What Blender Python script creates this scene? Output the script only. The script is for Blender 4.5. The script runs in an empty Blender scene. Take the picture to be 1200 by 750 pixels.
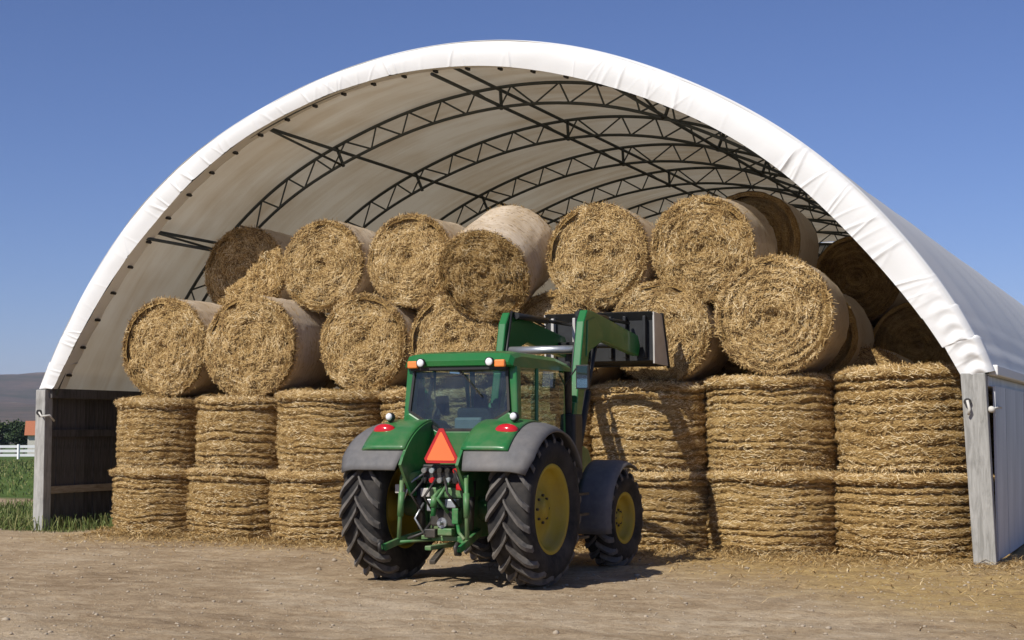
import bpy, bmesh, math, random
import numpy as np
from mathutils import Vector, Matrix
random.seed(4); RNG = np.random.default_rng(11)
S = bpy.context.scene; C = S.collection

# ------------------------------------------------------------------ camera, sky, sun, exposure
cam = bpy.data.cameras.new('camera'); co = bpy.data.objects.new('camera', cam); C.objects.link(co)
co.location = (10.478, -20.769, 1.769)
co.rotation_euler = (math.pi/2 + 0.07194, 0, 0.42369)
cam.sensor_width = 36; cam.lens = 36*1763.7/1200; cam.clip_end = 20000; cam.clip_start = .05
S.camera = co
S.render.resolution_x, S.render.resolution_y = 1024, 640
to_sun = Vector((-.30, -1.0, .95)).normalized()
SUN_EL = math.asin(to_sun.z); SUN_AZ = math.atan2(to_sun.x, to_sun.y)
w = bpy.data.worlds.new('World'); S.world = w; w.use_nodes = True
nt = w.node_tree; bg = nt.nodes['Background']
sky = nt.nodes.new('ShaderNodeTexSky'); sky.sky_type = 'NISHITA'; sky.sun_disc = False
sky.sun_elevation = SUN_EL; sky.sun_rotation = SUN_AZ
sky.altitude = 300; sky.air_density = .9; sky.dust_density = .3; sky.ozone_density = 8.0
tint = nt.nodes.new('ShaderNodeMix'); tint.data_type = 'RGBA'; tint.blend_type = 'MULTIPLY'; tint.inputs[0].default_value = 1; tint.inputs[7].default_value = (1.13, .98, 1.11, 1)
nt.links.new(sky.outputs[0], tint.inputs[6]); nt.links.new(tint.outputs[2], bg.inputs[0]); bg.inputs[1].default_value = .071
sl = bpy.data.lights.new('sun', 'SUN'); sl.energy = 4.2; sl.angle = math.radians(.53); sl.color = (1, .955, .87)
so = bpy.data.objects.new('sun', sl); C.objects.link(so); so.location = (-10, -30, 30)
so.rotation_euler = to_sun.to_track_quat('Z', 'Y').to_euler()
S.view_settings.view_transform = 'Standard'; S.view_settings.look = 'None'
S.view_settings.exposure = 0.28; S.cycles.max_bounces = 7; S.cycles.volume_bounces = 0; S.cycles.diffuse_bounces = 4; S.view_settings.gamma = 1

# ------------------------------------------------------------------ helpers
def link(o, parent=None, m=None):
    C.objects.link(o)
    if parent is not None: o.parent = parent
    if m is not None: o.matrix_basis = m
    return o
def tag(o, label, cat, group=None):
    o['label'] = label; o['category'] = cat
    if group: o['group'] = group
    return o
def empty(name, loc=(0,0,0), rz=0):
    o = bpy.data.objects.new(name, None); o.location = loc; o.rotation_euler = (0,0,rz); o.empty_display_size = .2
    C.objects.link(o); return o
def np_mesh(name, V, F, mat=None, smooth=False, attrs=None):
    V = np.asarray(V, np.float32); F = np.asarray(F, np.int32); k = F.shape[1]
    me = bpy.data.meshes.new(name)
    me.vertices.add(len(V)); me.vertices.foreach_set('co', V.ravel())
    me.loops.add(F.size); me.loops.foreach_set('vertex_index', F.ravel())
    me.polygons.add(len(F)); me.polygons.foreach_set('loop_start', np.arange(0, F.size, k, dtype=np.int32))
    if smooth: me.polygons.foreach_set('use_smooth', np.ones(len(F), bool))
    if attrs:
        for n, a in attrs.items():
            at = me.attributes.new(n, 'FLOAT_VECTOR', 'POINT'); at.data.foreach_set('vector', np.asarray(a, np.float32).ravel())
    me.update(calc_edges=True); me.validate()
    if mat: me.materials.append(mat)
    return me
def obj(name, me, parent=None, m=None):
    return link(bpy.data.objects.new(name, me), parent, m)
class MB:
    def __init__(s): s.v = []; s.f = []; s.sm = []
    def add(s, vs, fs, smooth=False):
        b = len(s.v); s.v += [tuple(x) for x in vs]; s.f += [tuple(i+b for i in f) for f in fs]; s.sm += [smooth]*len(fs); return s
    def box(s, a, b):
        (x0,y0,z0),(x1,y1,z1) = a, b
        return s.add([(x0,y0,z0),(x1,y0,z0),(x1,y1,z0),(x0,y1,z0),(x0,y0,z1),(x1,y0,z1),(x1,y1,z1),(x0,y1,z1)],
              [(0,3,2,1),(4,5,6,7),(0,1,5,4),(1,2,6,5),(2,3,7,6),(3,0,4,7)])
    def bar(s, p, q, wx, wy, up=(0,0,1)):
        p, q = Vector(p), Vector(q); d = (q-p).normalized(); u = Vector(up)
        if abs(d.dot(u)) > .98: u = Vector((0,1,0))
        sx = d.cross(u).normalized()*wx/2; sy = sx.cross(d).normalized()*wy/2
        vs = [p-sx-sy, p+sx-sy, p+sx+sy, p-sx+sy, q-sx-sy, q+sx-sy, q+sx+sy, q-sx+sy]
        return s.add(vs, [(0,3,2,1),(4,5,6,7),(0,1,5,4),(1,2,6,5),(2,3,7,6),(3,0,4,7)])
    def tube(s, pts, r, n=8, cap=True):
        pts = [Vector(p) for p in pts]; b = len(s.v); ref = None
        rs = r if isinstance(r, (list, tuple)) else [r]*len(pts)
        for i, p in enumerate(pts):
            d = (pts[min(i+1,len(pts)-1)]-pts[max(i-1,0)]).normalized()
            if ref is None: ref = Vector((0,0,1)) if abs(d.z) < .9 else Vector((1,0,0))
            a = d.cross(ref).normalized(); c = a.cross(d).normalized(); ref = c
            for k in range(n):
                t = 2*math.pi*k/n; s.v.append(tuple(p + (a*math.cos(t)+c*math.sin(t))*rs[i]))
        for i in range(len(pts)-1):
            for k in range(n):
                s.f.append((b+i*n+k, b+i*n+(k+1)%n, b+(i+1)*n+(k+1)%n, b+(i+1)*n+k)); s.sm.append(True)
        if cap:
            s.f.append(tuple(b+k for k in range(n))[::-1]); s.f.append(tuple(b+(len(pts)-1)*n+k for k in range(n))); s.sm += [False]*2
        return s
    def lathe(s, prof, n=40, closed=False):          # prof [(x, r)] turned about the x axis
        b = len(s.v); m = len(prof)
        for k in range(n):
            t = 2*math.pi*k/n
            for x, r in prof: s.v.append((x, r*math.cos(t), r*math.sin(t)))
        for k in range(n):
            for i in range(m if closed else m-1):
                j = (i+1) % m
                s.f.append((b+k*m+i, b+k*m+j, b+((k+1)%n)*m+j, b+((k+1)%n)*m+i)); s.sm.append(True)
        return s
    def prism(s, poly, x0, x1, ax='x'):               # poly in the two other axes, pushed along ax
        n = len(poly); mk = {'x': lambda t,a,b: (t,a,b), 'y': lambda t,a,b: (a,t,b), 'z': lambda t,a,b: (a,b,t)}[ax]
        vs = [mk(x0,*p) for p in poly]+[mk(x1,*p) for p in poly]
        fs = [tuple(range(n))[::-1], tuple(range(n,2*n))]+[(i,(i+1)%n,n+(i+1)%n,n+i) for i in range(n)]
        return s.add(vs, fs)
    def ell(s, c, r, nu=14, nv=8):
        vs = []; fs = []
        for j in range(nv+1):
            ph = -math.pi/2+math.pi*j/nv
            for i in range(nu):
                t = 2*math.pi*i/nu; vs.append((c[0]+r[0]*math.cos(ph)*math.cos(t), c[1]+r[1]*math.cos(ph)*math.sin(t), c[2]+r[2]*math.sin(ph)))
        for j in range(nv):
            for i in range(nu): fs.append((j*nu+i, j*nu+(i+1)%nu, (j+1)*nu+(i+1)%nu, (j+1)*nu+i))
        return s.add(vs, fs, True)
    def mesh(s, name, mat):
        me = bpy.data.meshes.new(name); me.from_pydata(s.v, [], s.f); me.materials.append(mat)
        me.polygons.foreach_set('use_smooth', s.sm)
        bm = bmesh.new(); bm.from_mesh(me); bmesh.ops.recalc_face_normals(bm, faces=bm.faces); bm.to_mesh(me); bm.free(); me.update()
        return me
    def build(s, name, mat, parent=None, bevel=0, seg=2, m=None, solid=0):
        o = obj(name, s.mesh(name, mat), parent, m)
        if solid:
            md = o.modifiers.new('thick', 'SOLIDIFY'); md.thickness = solid; md.offset = 0
        if bevel:
            md = o.modifiers.new('bevel', 'BEVEL'); md.width = bevel; md.segments = seg; md.limit_method = 'ANGLE'; md.angle_limit = math.radians(40)
            md.harden_normals = False
        return o
def bez(pts, n):                                       # resample a polyline smoothly by arc length (Catmull-Rom)
    P = np.array(pts, float); out = []
    for i in range(len(P)-1):
        p0, p1, p2, p3 = P[max(i-1,0)], P[i], P[i+1], P[min(i+2,len(P)-1)]
        for t in np.linspace(0, 1, 24, endpoint=False):
            out.append(.5*((2*p1)+(-p0+p2)*t+(2*p0-5*p1+4*p2-p3)*t*t+(-p0+3*p1-3*p2+p3)*t**3))
    out.append(P[-1]); out = np.array(out)
    s = np.r_[0, np.cumsum(np.linalg.norm(np.diff(out, axis=0), axis=1))]
    q = np.linspace(0, s[-1], n)
    R = np.c_[np.interp(q, s, out[:,0]), np.interp(q, s, out[:,1])]
    k = max(1, n//40)
    for _ in range(4):                                 # iron out the measuring noise
        R[k:-k] = (R[:-2*k]+2*R[k:-k]+R[2*k:])/4
    return R
# value noise on arrays
_T = RNG.random(4096)
def vnoise(P, seed=0):
    P = np.asarray(P, float); I = np.floor(P).astype(np.int64); f = P-I; f = f*f*(3-2*f); r = 0
    for dx in (0,1):
        for dy in (0,1):
            for dz in (0,1):
                h = ((I[...,0]+dx)*73856093 ^ (I[...,1]+dy)*19349663 ^ (I[...,2]+dz)*83492791 ^ seed*2654435) & 4095
                wgt = (f[...,0] if dx else 1-f[...,0])*(f[...,1] if dy else 1-f[...,1])*(f[...,2] if dz else 1-f[...,2])
                r = r+wgt*_T[h]
    return r*2-1
def fbm(P, o=3, seed=0):
    P = np.asarray(P, float); return sum(vnoise(P*2**k, seed+k)/2**k for k in range(o))

# ------------------------------------------------------------------ materials
class NT:
    def __init__(s, name):
        s.m = bpy.data.materials.new(name); s.m.use_nodes = True; s.t = s.m.node_tree; s.b = s.t.nodes['Principled BSDF']; s.o = s.t.nodes['Material Output']
    def n(s, typ, **kw):
        x = s.t.nodes.new(typ)
        for k, v in kw.items(): setattr(x, k, v)
        return x
    def l(s, a, b): s.t.links.new(a, b)
    def coord(s, kind='Object'): return s.n('ShaderNodeTexCoord').outputs[kind]
    def scale(s, src, sc):
        m = s.n('ShaderNodeMapping'); s.l(src, m.inputs[0]); m.inputs['Scale'].default_value = sc; return m.outputs[0]
    def noise(s, src, scale, detail=4, rough=.55, dist=0):
        x = s.n('ShaderNodeTexNoise'); s.l(src, x.inputs['Vector']); x.inputs['Scale'].default_value = scale
        x.inputs['Detail'].default_value = detail; x.inputs['Roughness'].default_value = rough; x.inputs['Distortion'].default_value = dist
        return x.outputs['Fac']
    def ramp(s, src, stops):
        x = s.n('ShaderNodeValToRGB'); s.l(src, x.inputs[0]); e = x.color_ramp.elements
        while len(e) < len(stops): e.new(.5)
        for i, (p, c) in enumerate(stops):
            e[i].position = p; e[i].color = (*c, 1) if isinstance(c, (tuple, list)) else (c, c, c, 1)
        return x.outputs[0]
    def mix(s, f, a, b, bt='MIX'):
        x = s.n('ShaderNodeMix', data_type='RGBA', blend_type=bt)
        for i, v in ((0, f), (6, a), (7, b)):
            if hasattr(v, 'is_output'): s.l(v, x.inputs[i])
            else: x.inputs[i].default_value = v if i == 0 else (*v, 1)
        return x.outputs[2]
    def math(s, op, a, b=0):
        x = s.n('ShaderNodeMath', operation=op)
        for i, v in ((0, a), (1, b)):
            if hasattr(v, 'is_output'): s.l(v, x.inputs[i])
            else: x.inputs[i].default_value = v
        return x.outputs[0]
    def bump(s, h, strength=.4, dist=.01):
        x = s.n('ShaderNodeBump'); s.l(h, x.inputs['Height']); x.inputs['Strength'].default_value = strength; x.inputs['Distance'].default_value = dist
        s.l(x.outputs[0], s.b.inputs['Normal']); return x.outputs[0]
    def set(s, col=None, rough=None, metal=None, coat=None, spec=None):
        for k, v in (('Base Color', col), ('Roughness', rough), ('Metallic', metal), ('Coat Weight', coat), ('Specular IOR Level', spec)):
            if v is None: continue
            if hasattr(v, 'is_output'): s.l(v, s.b.inputs[k])
            else: s.b.inputs[k].default_value = (*v, 1) if k == 'Base Color' else v
        return s
M = {}
def simple(name, col, rough=.6, metal=0, coat=0, var=.25, sc=6, dust=0, dustcol=(.34,.26,.17), spec=.4):
    m = NT(name); o = m.coord(); n = m.noise(o, sc, 5)
    c = m.mix(n, tuple(x*(1-var) for x in col), tuple(min(1, x*(1+var)) for x in col))
    if dust:
        d = m.ramp(m.noise(o, 3.1, 6, .65), [(.38, 0), (.72, 1)])
        geo = m.n('ShaderNodeNewGeometry'); sp = m.n('ShaderNodeSeparateXYZ'); m.l(geo.outputs['Position'], sp.inputs[0])
        low = m.math('MULTIPLY_ADD', sp.outputs[2], -.35); low.node.inputs[2].default_value = 1.0; low.node.use_clamp = True
        f = m.math('MULTIPLY', d, m.math('MULTIPLY', low, dust)); c = m.mix(f, c, dustcol)
    m.set(c, rough, metal, coat, spec); m.bump(m.noise(o, sc*9, 3), .12, .004)
    M[name] = m.m; return m
simple('green', (.010,.135,.030), .36, 0, .25, .12, 2, .55)
simple('green_frame', (.016,.16,.04), .5, 0, 0, .35, 14, .8)
simple('yellow', (.38,.28,.012), .5, 0, 0, .2, 5, .5, (.20,.15,.09))
simple('rubber', (.016,.016,.017), .85, 0, 0, .3, 8, .45, (.16,.135,.11), .2)
simple('lug_rubber', (.075,.070,.066), .78, 0, 0, .35, 11, .9, (.30,.26,.21), .3)
simple('fender_plastic', (.115,.112,.112), .72, 0, 0, .3, 14, .5, (.30,.26,.22))
simple('dark_metal', (.022,.023,.024), .5, .2, 0, .4, 9, .4)
simple('black_plastic', (.016,.016,.017), .5, 0, 0, .2, 9, .25)
simple('steel', (.42,.43,.44), .38, .75, 0, .25, 12, .2)
simple('worn_steel', (.46,.44,.41), .55, .15, 0, .3, 3.5, .5)
simple('seat_fabric', (.05,.055,.06), .8)
simple('dash', (.30,.33,.34), .5)
simple('red_lens', (.50,.012,.016), .18, 0, .6, .1)
simple('amber_lens', (.85,.24,.05), .2, 0, .5, .1)
simple('white_lens', (.80,.80,.82), .12, 0, .6, .05)
simple('smv_orange', (.95,.17,.05), .55, 0, 0, .05)
simple('smv_red', (.42,.02,.02), .4)
simple('galv', (.40,.42,.44), .45, .6, 0, .2, 8)
simple('truss_steel', (.065,.075,.072), .55, .2, 0, .3, 5)
simple('rope', (.55,.53,.48), .9)
simple('fence_white', (.80,.80,.80), .7, 0, 0, .1)
simple('roof_tile', (.42,.15,.07), .8)
simple('house_wall', (.62,.58,.50), .85)
simple('bark', (.10,.075,.05), .9)
simple('stone', (.37,.305,.225), .9, 0, 0, .45, 2.3)
g = NT('mirror_glass'); g.set((.55,.65,.75), .05, 1.0); M['mirror_glass'] = g.m
# glass: clear, faintly tinted, dusty
g = NT('glass'); tr = g.n('ShaderNodeBsdfTransparent'); tr.inputs[0].default_value = (.50,.63,.64,1)
gl = g.n('ShaderNodeBsdfGlossy'); gl.inputs['Roughness'].default_value = .03; gl.inputs[0].default_value = (.95,.97,1,1)
df = g.n('ShaderNodeBsdfDiffuse'); df.inputs[0].default_value = (.30,.33,.32,1)
fr = g.n('ShaderNodeFresnel'); fr.inputs[0].default_value = 1.5
a = g.n('ShaderNodeMixShader'); g.l(g.math('MULTIPLY', fr.outputs[0], 1.3), a.inputs[0]); g.l(tr.outputs[0], a.inputs[1]); g.l(gl.outputs[0], a.inputs[2])
b = g.n('ShaderNodeMixShader'); g.l(g.math('MULTIPLY', g.ramp(g.noise(g.coord(), 3.5, 6, .6), [(.35, .2), (.75, 1)]), .09), b.inputs[0]); g.l(a.outputs[0], b.inputs[1]); g.l(df.outputs[0], b.inputs[2])
g.l(b.outputs[0], g.o.inputs[0]); M['glass'] = g.m
# straw
STRAW = [(.0,(.055,.028,.009)),(.22,(.17,.092,.028)),(.5,(.42,.265,.092)),(.8,(.62,.44,.20)),(1,(.80,.65,.40))]
def straw_strand(name, lift=0, side=False):
    m = NT(name); geo = m.n('ShaderNodeNewGeometry')
    patch = m.ramp(m.noise(m.scale(m.coord(), (1,1,6)) if side else m.coord(), 2.3, 4, .6), [(.33, 0), (.67, 1)])
    f = m.math('ADD', m.math('MULTIPLY', geo.outputs['Random Per Island'], .78), m.math('MULTIPLY', patch, .34)); f = m.math('SUBTRACT', f, .05-lift)
    m.set(m.ramp(f, STRAW), .62, 0, 0, .25); M[name] = m.m
straw_strand('straw'); straw_strand('straw_side', .13, True); straw_strand('ground_straw', .04)
def straw_body(name, dark=0):
    m = NT(name); at = m.n('ShaderNodeAttribute', attribute_name='fib'); v = at.outputs['Vector']
    n1 = m.noise(m.scale(v, (7, 95, 3)), 1, 5, .6, .4); n2 = m.noise(m.scale(v, (16, 260, 3)), 1, 3); o = m.coord(); n3 = m.noise(o, 1.7, 4, .6)
    oi = m.n('ShaderNodeObjectInfo')
    f = m.math('ADD', m.math('MULTIPLY', n1, .55), m.math('ADD', m.math('MULTIPLY', n2, .35), m.math('MULTIPLY', n3, .5)))
    n4 = m.noise(o, 55, 3, .6); n5 = m.noise(m.scale(v, (1.1, 13, 1)), 1, 3); f = m.math('ADD', f, m.math('ADD', m.math('MULTIPLY', m.math('SUBTRACT', n5, .5), .7), m.math('MULTIPLY', m.math('SUBTRACT', n4, .5), .9)))
    f = m.math('SUBTRACT', m.math('ADD', f, m.math('MULTIPLY', oi.outputs['Random'], .12)), .36+dark)
    m.set(m.ramp(f, STRAW), .75, 0, 0, .2); m.bump(m.math('ADD', n1, m.math('ADD', n4, m.math('MULTIPLY', n2, .6))), 1.0, .03); M[name] = m.m
straw_body('straw_body', -.05)
m = NT('net_wrap'); at = m.n('ShaderNodeAttribute', attribute_name='fib'); v = at.outputs['Vector']
n1 = m.noise(m.scale(v, (3, 60, 3)), 1, 5, .6, .3); n2 = m.noise(m.scale(v, (40, 40, 3)), 1, 3); n3 = m.noise(m.coord(), 1.6, 4)
f = m.math('ADD', m.math('MULTIPLY', n1, .6), m.math('MULTIPLY', n3, .5))
m.set(m.ramp(f, [(.28,(.27,.185,.105)),(.5,(.46,.36,.25)),(.75,(.66,.57,.46))]), m.ramp(n3, [(.3,.38),(.7,.6)]), 0, 0, .5)
m.bump(m.math('ADD', n1, m.math('MULTIPLY', n2, .5)), .6, .012); M['net_wrap'] = m.m
# fabric of the roof: white woven sheet that lets light through, with faint brown weathering that runs down the arch
def fabric(name, stain, trans):
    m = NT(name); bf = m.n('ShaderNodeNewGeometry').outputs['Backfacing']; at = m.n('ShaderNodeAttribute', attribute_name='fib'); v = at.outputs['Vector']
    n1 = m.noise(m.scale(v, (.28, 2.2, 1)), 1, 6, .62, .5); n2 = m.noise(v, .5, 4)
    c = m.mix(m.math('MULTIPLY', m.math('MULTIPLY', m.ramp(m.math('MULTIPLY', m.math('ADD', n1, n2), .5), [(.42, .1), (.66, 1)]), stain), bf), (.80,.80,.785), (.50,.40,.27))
    m.set(c, .55, 0, 0, .3); m.bump(m.noise(v, 6, 4), .15, .02)
    t = m.n('ShaderNodeBsdfTranslucent'); m.l(m.mix(1, c, (.80,.72,.56), 'MULTIPLY'), t.inputs[0]); x = m.n('ShaderNodeMixShader'); x.inputs[0].default_value = trans
    m.l(m.b.outputs[0], x.inputs[1]); m.l(t.outputs[0], x.inputs[2]); m.l(x.outputs[0], m.o.inputs[0]); M[name] = m.m
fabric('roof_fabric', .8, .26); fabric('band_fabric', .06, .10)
def wood(name, a, b, sc=(9,9,1.1)):
    m = NT(name); o = m.scale(m.coord(), sc); n = m.noise(o, 2.2, 7, .65, .8); oi = m.n('ShaderNodeObjectInfo')
    c = m.ramp(m.math('ADD', n, m.math('MULTIPLY', m.math('SUBTRACT', oi.outputs['Random'], .5), .18)), [(.3, a), (.62, b)])
    c = m.mix(m.ramp(m.noise(m.coord(), 2.4, 5), [(.55, 0), (.75, .5)]), c, tuple(x*.5 for x in a)); m.set(c, .85, 0, 0, .2)
    m.bump(n, .6, .012); M[name] = m.m
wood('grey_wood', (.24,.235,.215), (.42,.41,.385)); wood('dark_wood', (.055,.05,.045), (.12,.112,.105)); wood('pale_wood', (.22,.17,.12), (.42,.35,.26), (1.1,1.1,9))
m = NT('wall_sheet'); n = m.noise(m.scale(m.coord(), (1,1,.25)), 3, 6); m.set(m.ramp(n, [(.3,(.44,.46,.49)),(.7,(.60,.62,.65))]), .5, 0, 0, .4); m.bump(n, .2, .01); M['wall_sheet'] = m.m
# ground: dry packed dirt, straw-littered by the barn, grass beyond
m = NT('ground'); geo = m.n('ShaderNodeNewGeometry'); pos = geo.outputs['Position']; sp = m.n('ShaderNodeSeparateXYZ'); m.l(pos, sp.inputs[0]); X, Y = sp.outputs[0], sp.outputs[1]
na = m.noise(pos, .35, 6, .6); nb = m.noise(pos, 3.0, 6, .65); nc = m.noise(pos, 26, 5, .7); ns = m.noise(m.scale(pos, (.5, 3.2, 1)), 1.3, 5, .6)
dirt = m.ramp(m.math('ADD', m.math('MULTIPLY', na, .45), m.math('MULTIPLY', m.math('ADD', nb, ns), .30)), [(.41,(.225,.155,.088)),(.52,(.36,.265,.162)),(.62,(.47,.37,.25))])
dirt = m.mix(m.ramp(nc, [(.52, 0), (.78, .55)]), dirt, (.54,.45,.33)); nd = m.noise(pos, 9, 4, .7); dirt = m.mix(m.ramp(nd, [(.30, .55), (.50, 0)]), dirt, (.17,.115,.066)); dirt = m.mix(m.ramp(nc, [(.22, .7), (.42, 0)]), dirt, (.12,.085,.055))
stra = m.ramp(m.math('ADD', m.math('MULTIPLY', nb, .5), m.math('MULTIPLY', nc, .5)), [(.3,(.19,.115,.04)),(.5,(.38,.25,.09)),(.7,(.55,.41,.19))])
# edge of the straw litter: y > edge(x)
edge = m.math('ADD', m.math('MULTIPLY', m.math('MAXIMUM', m.math('SUBTRACT', X, 3.5), 0), .95), m.math('MULTIPLY', m.math('SUBTRACT', na, .5), 6.0))
sm = m.n('ShaderNodeMapRange'); sm.inputs[1].default_value = -2.4; sm.inputs[2].default_value = .1; m.l(m.math('ADD', Y, edge), sm.inputs[0])
inx = m.n('ShaderNodeMapRange'); inx.inputs[1].default_value = -7.6; inx.inputs[2].default_value = -5.4; m.l(X, inx.inputs[0])
inx2 = m.n('ShaderNodeMapRange'); inx2.inputs[1].default_value = 14; inx2.inputs[2].default_value = 9; m.l(X, inx2.inputs[0])
fs = m.math('MULTIPLY', m.math('MULTIPLY', sm.outputs[0], m.math('MULTIPLY', inx.outputs[0], inx2.outputs[0])), m.ramp(nb, [(.25,.35),(.6,.95)]))
c = m.mix(fs, dirt, stra)
grass = m.ramp(m.math('ADD', m.math('MULTIPLY', nb, .6), m.math('MULTIPLY', na, .4)), [(.35,(.055,.085,.018)),(.55,(.085,.135,.028)),(.7,(.15,.17,.05))])
gd = m.math('ADD', m.math('MULTIPLY', Y, 1.0), m.math('MULTIPLY', m.math('SUBTRACT', nb, .5), 1.6))
g1 = m.n('ShaderNodeMapRange'); g1.inputs[1].default_value = -.35; g1.inputs[2].default_value = .15; m.l(gd, g1.inputs[0])
g2 = m.n('ShaderNodeMapRange'); g2.inputs[1].default_value = -7.0; g2.inputs[2].default_value = -7.8; m.l(m.math('ADD', X, m.math('MULTIPLY', m.math('SUBTRACT', nb, .5), 1.2)), g2.inputs[0])
# farm track that runs across behind the near grass
t1 = m.n('ShaderNodeMapRange'); t1.inputs[1].default_value = 1.4; t1.inputs[2].default_value = 2.4
m.l(m.math('ABSOLUTE', m.math('SUBTRACT', m.math('ADD', Y, m.math('MULTIPLY', m.math('SUBTRACT', nb, .5), 1.5)), 7.2)), t1.inputs[0])
gr = m.math('MULTIPLY', m.math('MULTIPLY', g1.outputs[0], g2.outputs[0]), t1.outputs[0])
g3 = m.n('ShaderNodeMapRange'); g3.inputs[1].default_value = 12; g3.inputs[2].default_value = 16; m.l(X, g3.inputs[0])
gr = m.math('MAXIMUM', gr, m.math('MULTIPLY', g3.outputs[0], g1.outputs[0]))
m.set(m.mix(gr, c, grass), .95, 0, 0, .15)
m.bump(m.math('ADD', m.math('MULTIPLY', nb, 1.2), nc), .8, .03); M['ground'] = m.m
m = NT('grass_blade'); geo = m.n('ShaderNodeNewGeometry'); m.set(m.ramp(geo.outputs['Random Per Island'], [(0,(.06,.085,.02)),(.6,(.12,.16,.04)),(1,(.26,.24,.10))]), .6, 0, 0, .3); M['grass_blade'] = m.m
m = NT('leaf'); geo = m.n('ShaderNodeNewGeometry'); m.set(m.ramp(geo.outputs['Random Per Island'], [(0,(.018,.035,.012)),(.6,(.04,.07,.02)),(1,(.08,.10,.03))]), .6, 0, 0, .3); M['leaf'] = m.m
m = NT('hill'); pos = m.coord(); n = m.noise(m.scale(pos, (.004,.004,.012)), 1, 5, .6); n2 = m.noise(pos, .02, 5, .7)
c = m.ramp(m.math('ADD', m.math('MULTIPLY', n, .6), m.math('MULTIPLY', n2, .4)), [(.40,(.060,.062,.040)),(.52,(.11,.085,.065)),(.60,(.15,.11,.08)),(.64,(.40,.36,.27))]); m.set(c, .95, 0, 0, .1); M['hill'] = m.m

# ------------------------------------------------------------------ ground
def ground_h(x, y):
    d = np.hypot(x+8, y-2)
    base = -np.clip((d-25)/100, 0, 1)**1.2*.9 - np.clip((d-140)/500, 0, 1)*9
    fine = np.clip(1-np.hypot(x-3, y+6)/40, 0, 1)
    P = np.stack([x*.5, y*.9, x*0], -1)
    b = fbm(P, 3, 3)*.022*fine + fbm(np.stack([x*3, y*5, x*0], -1), 3, 9)*.019*fine
    return base + b - .012*fine
def axis(a, b, lo, hi, step, grow=1.17):
    v = list(np.arange(a, b, step)); s = step
    while v[-1] < hi: s *= grow; v.append(v[-1]+s)
    s = step
    while v[0] > lo: s *= grow; v.insert(0, v[0]-s)
    return np.array(v)
gx = axis(-9, 13, -6000, 6000, .09); gy = axis(-13, 3, -6000, 6000, .07)
GX, GY = np.meshgrid(gx, gy); V = np.stack([GX, GY, ground_h(GX, GY)], -1).reshape(-1, 3)
nx, ny = len(gx), len(gy); I = (np.arange(ny-1)[:,None]*nx+np.arange(nx-1)[None]).ravel()
o = obj('ground', np_mesh('ground', V, np.c_[I, I+1, I+1+nx, I+nx], M['ground'], True)); o['kind'] = 'structure'
def gz(x, y): return float(ground_h(np.array([x], float), np.array([y], float))[0])

# ------------------------------------------------------------------ strands (straw, grass) as ribbons
def strands(P, D, N, Ln, Wd, bend, droop=0):
    n = len(P); D = D/np.linalg.norm(D, axis=1)[:,None]; B = np.cross(D, N); B /= np.linalg.norm(B, axis=1)[:,None]+1e-9
    rows = []
    for t in (-.5, 0, .5):
        c = P + D*(Ln*t)[:,None] + N*(bend*(.25-t*t)*4*Ln)[:,None]*.25
        rows.append(c - B*(Wd/2)[:,None]); rows.append(c + B*(Wd/2)[:,None])
    V = np.stack(rows, 1).reshape(-1, 3); i = np.arange(n)*6
    return V, np.concatenate([np.stack([i, i+1, i+3, i+2], 1), np.stack([i+2, i+3, i+5, i+4], 1)])
def cat(parts):
    V = []; F = []; b = 0
    for v, f in parts: V.append(v); F.append(f+b); b += len(v)
    return np.concatenate(V), np.concatenate(F)
U = lambda a, b, n: RNG.uniform(a, b, n)

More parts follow.
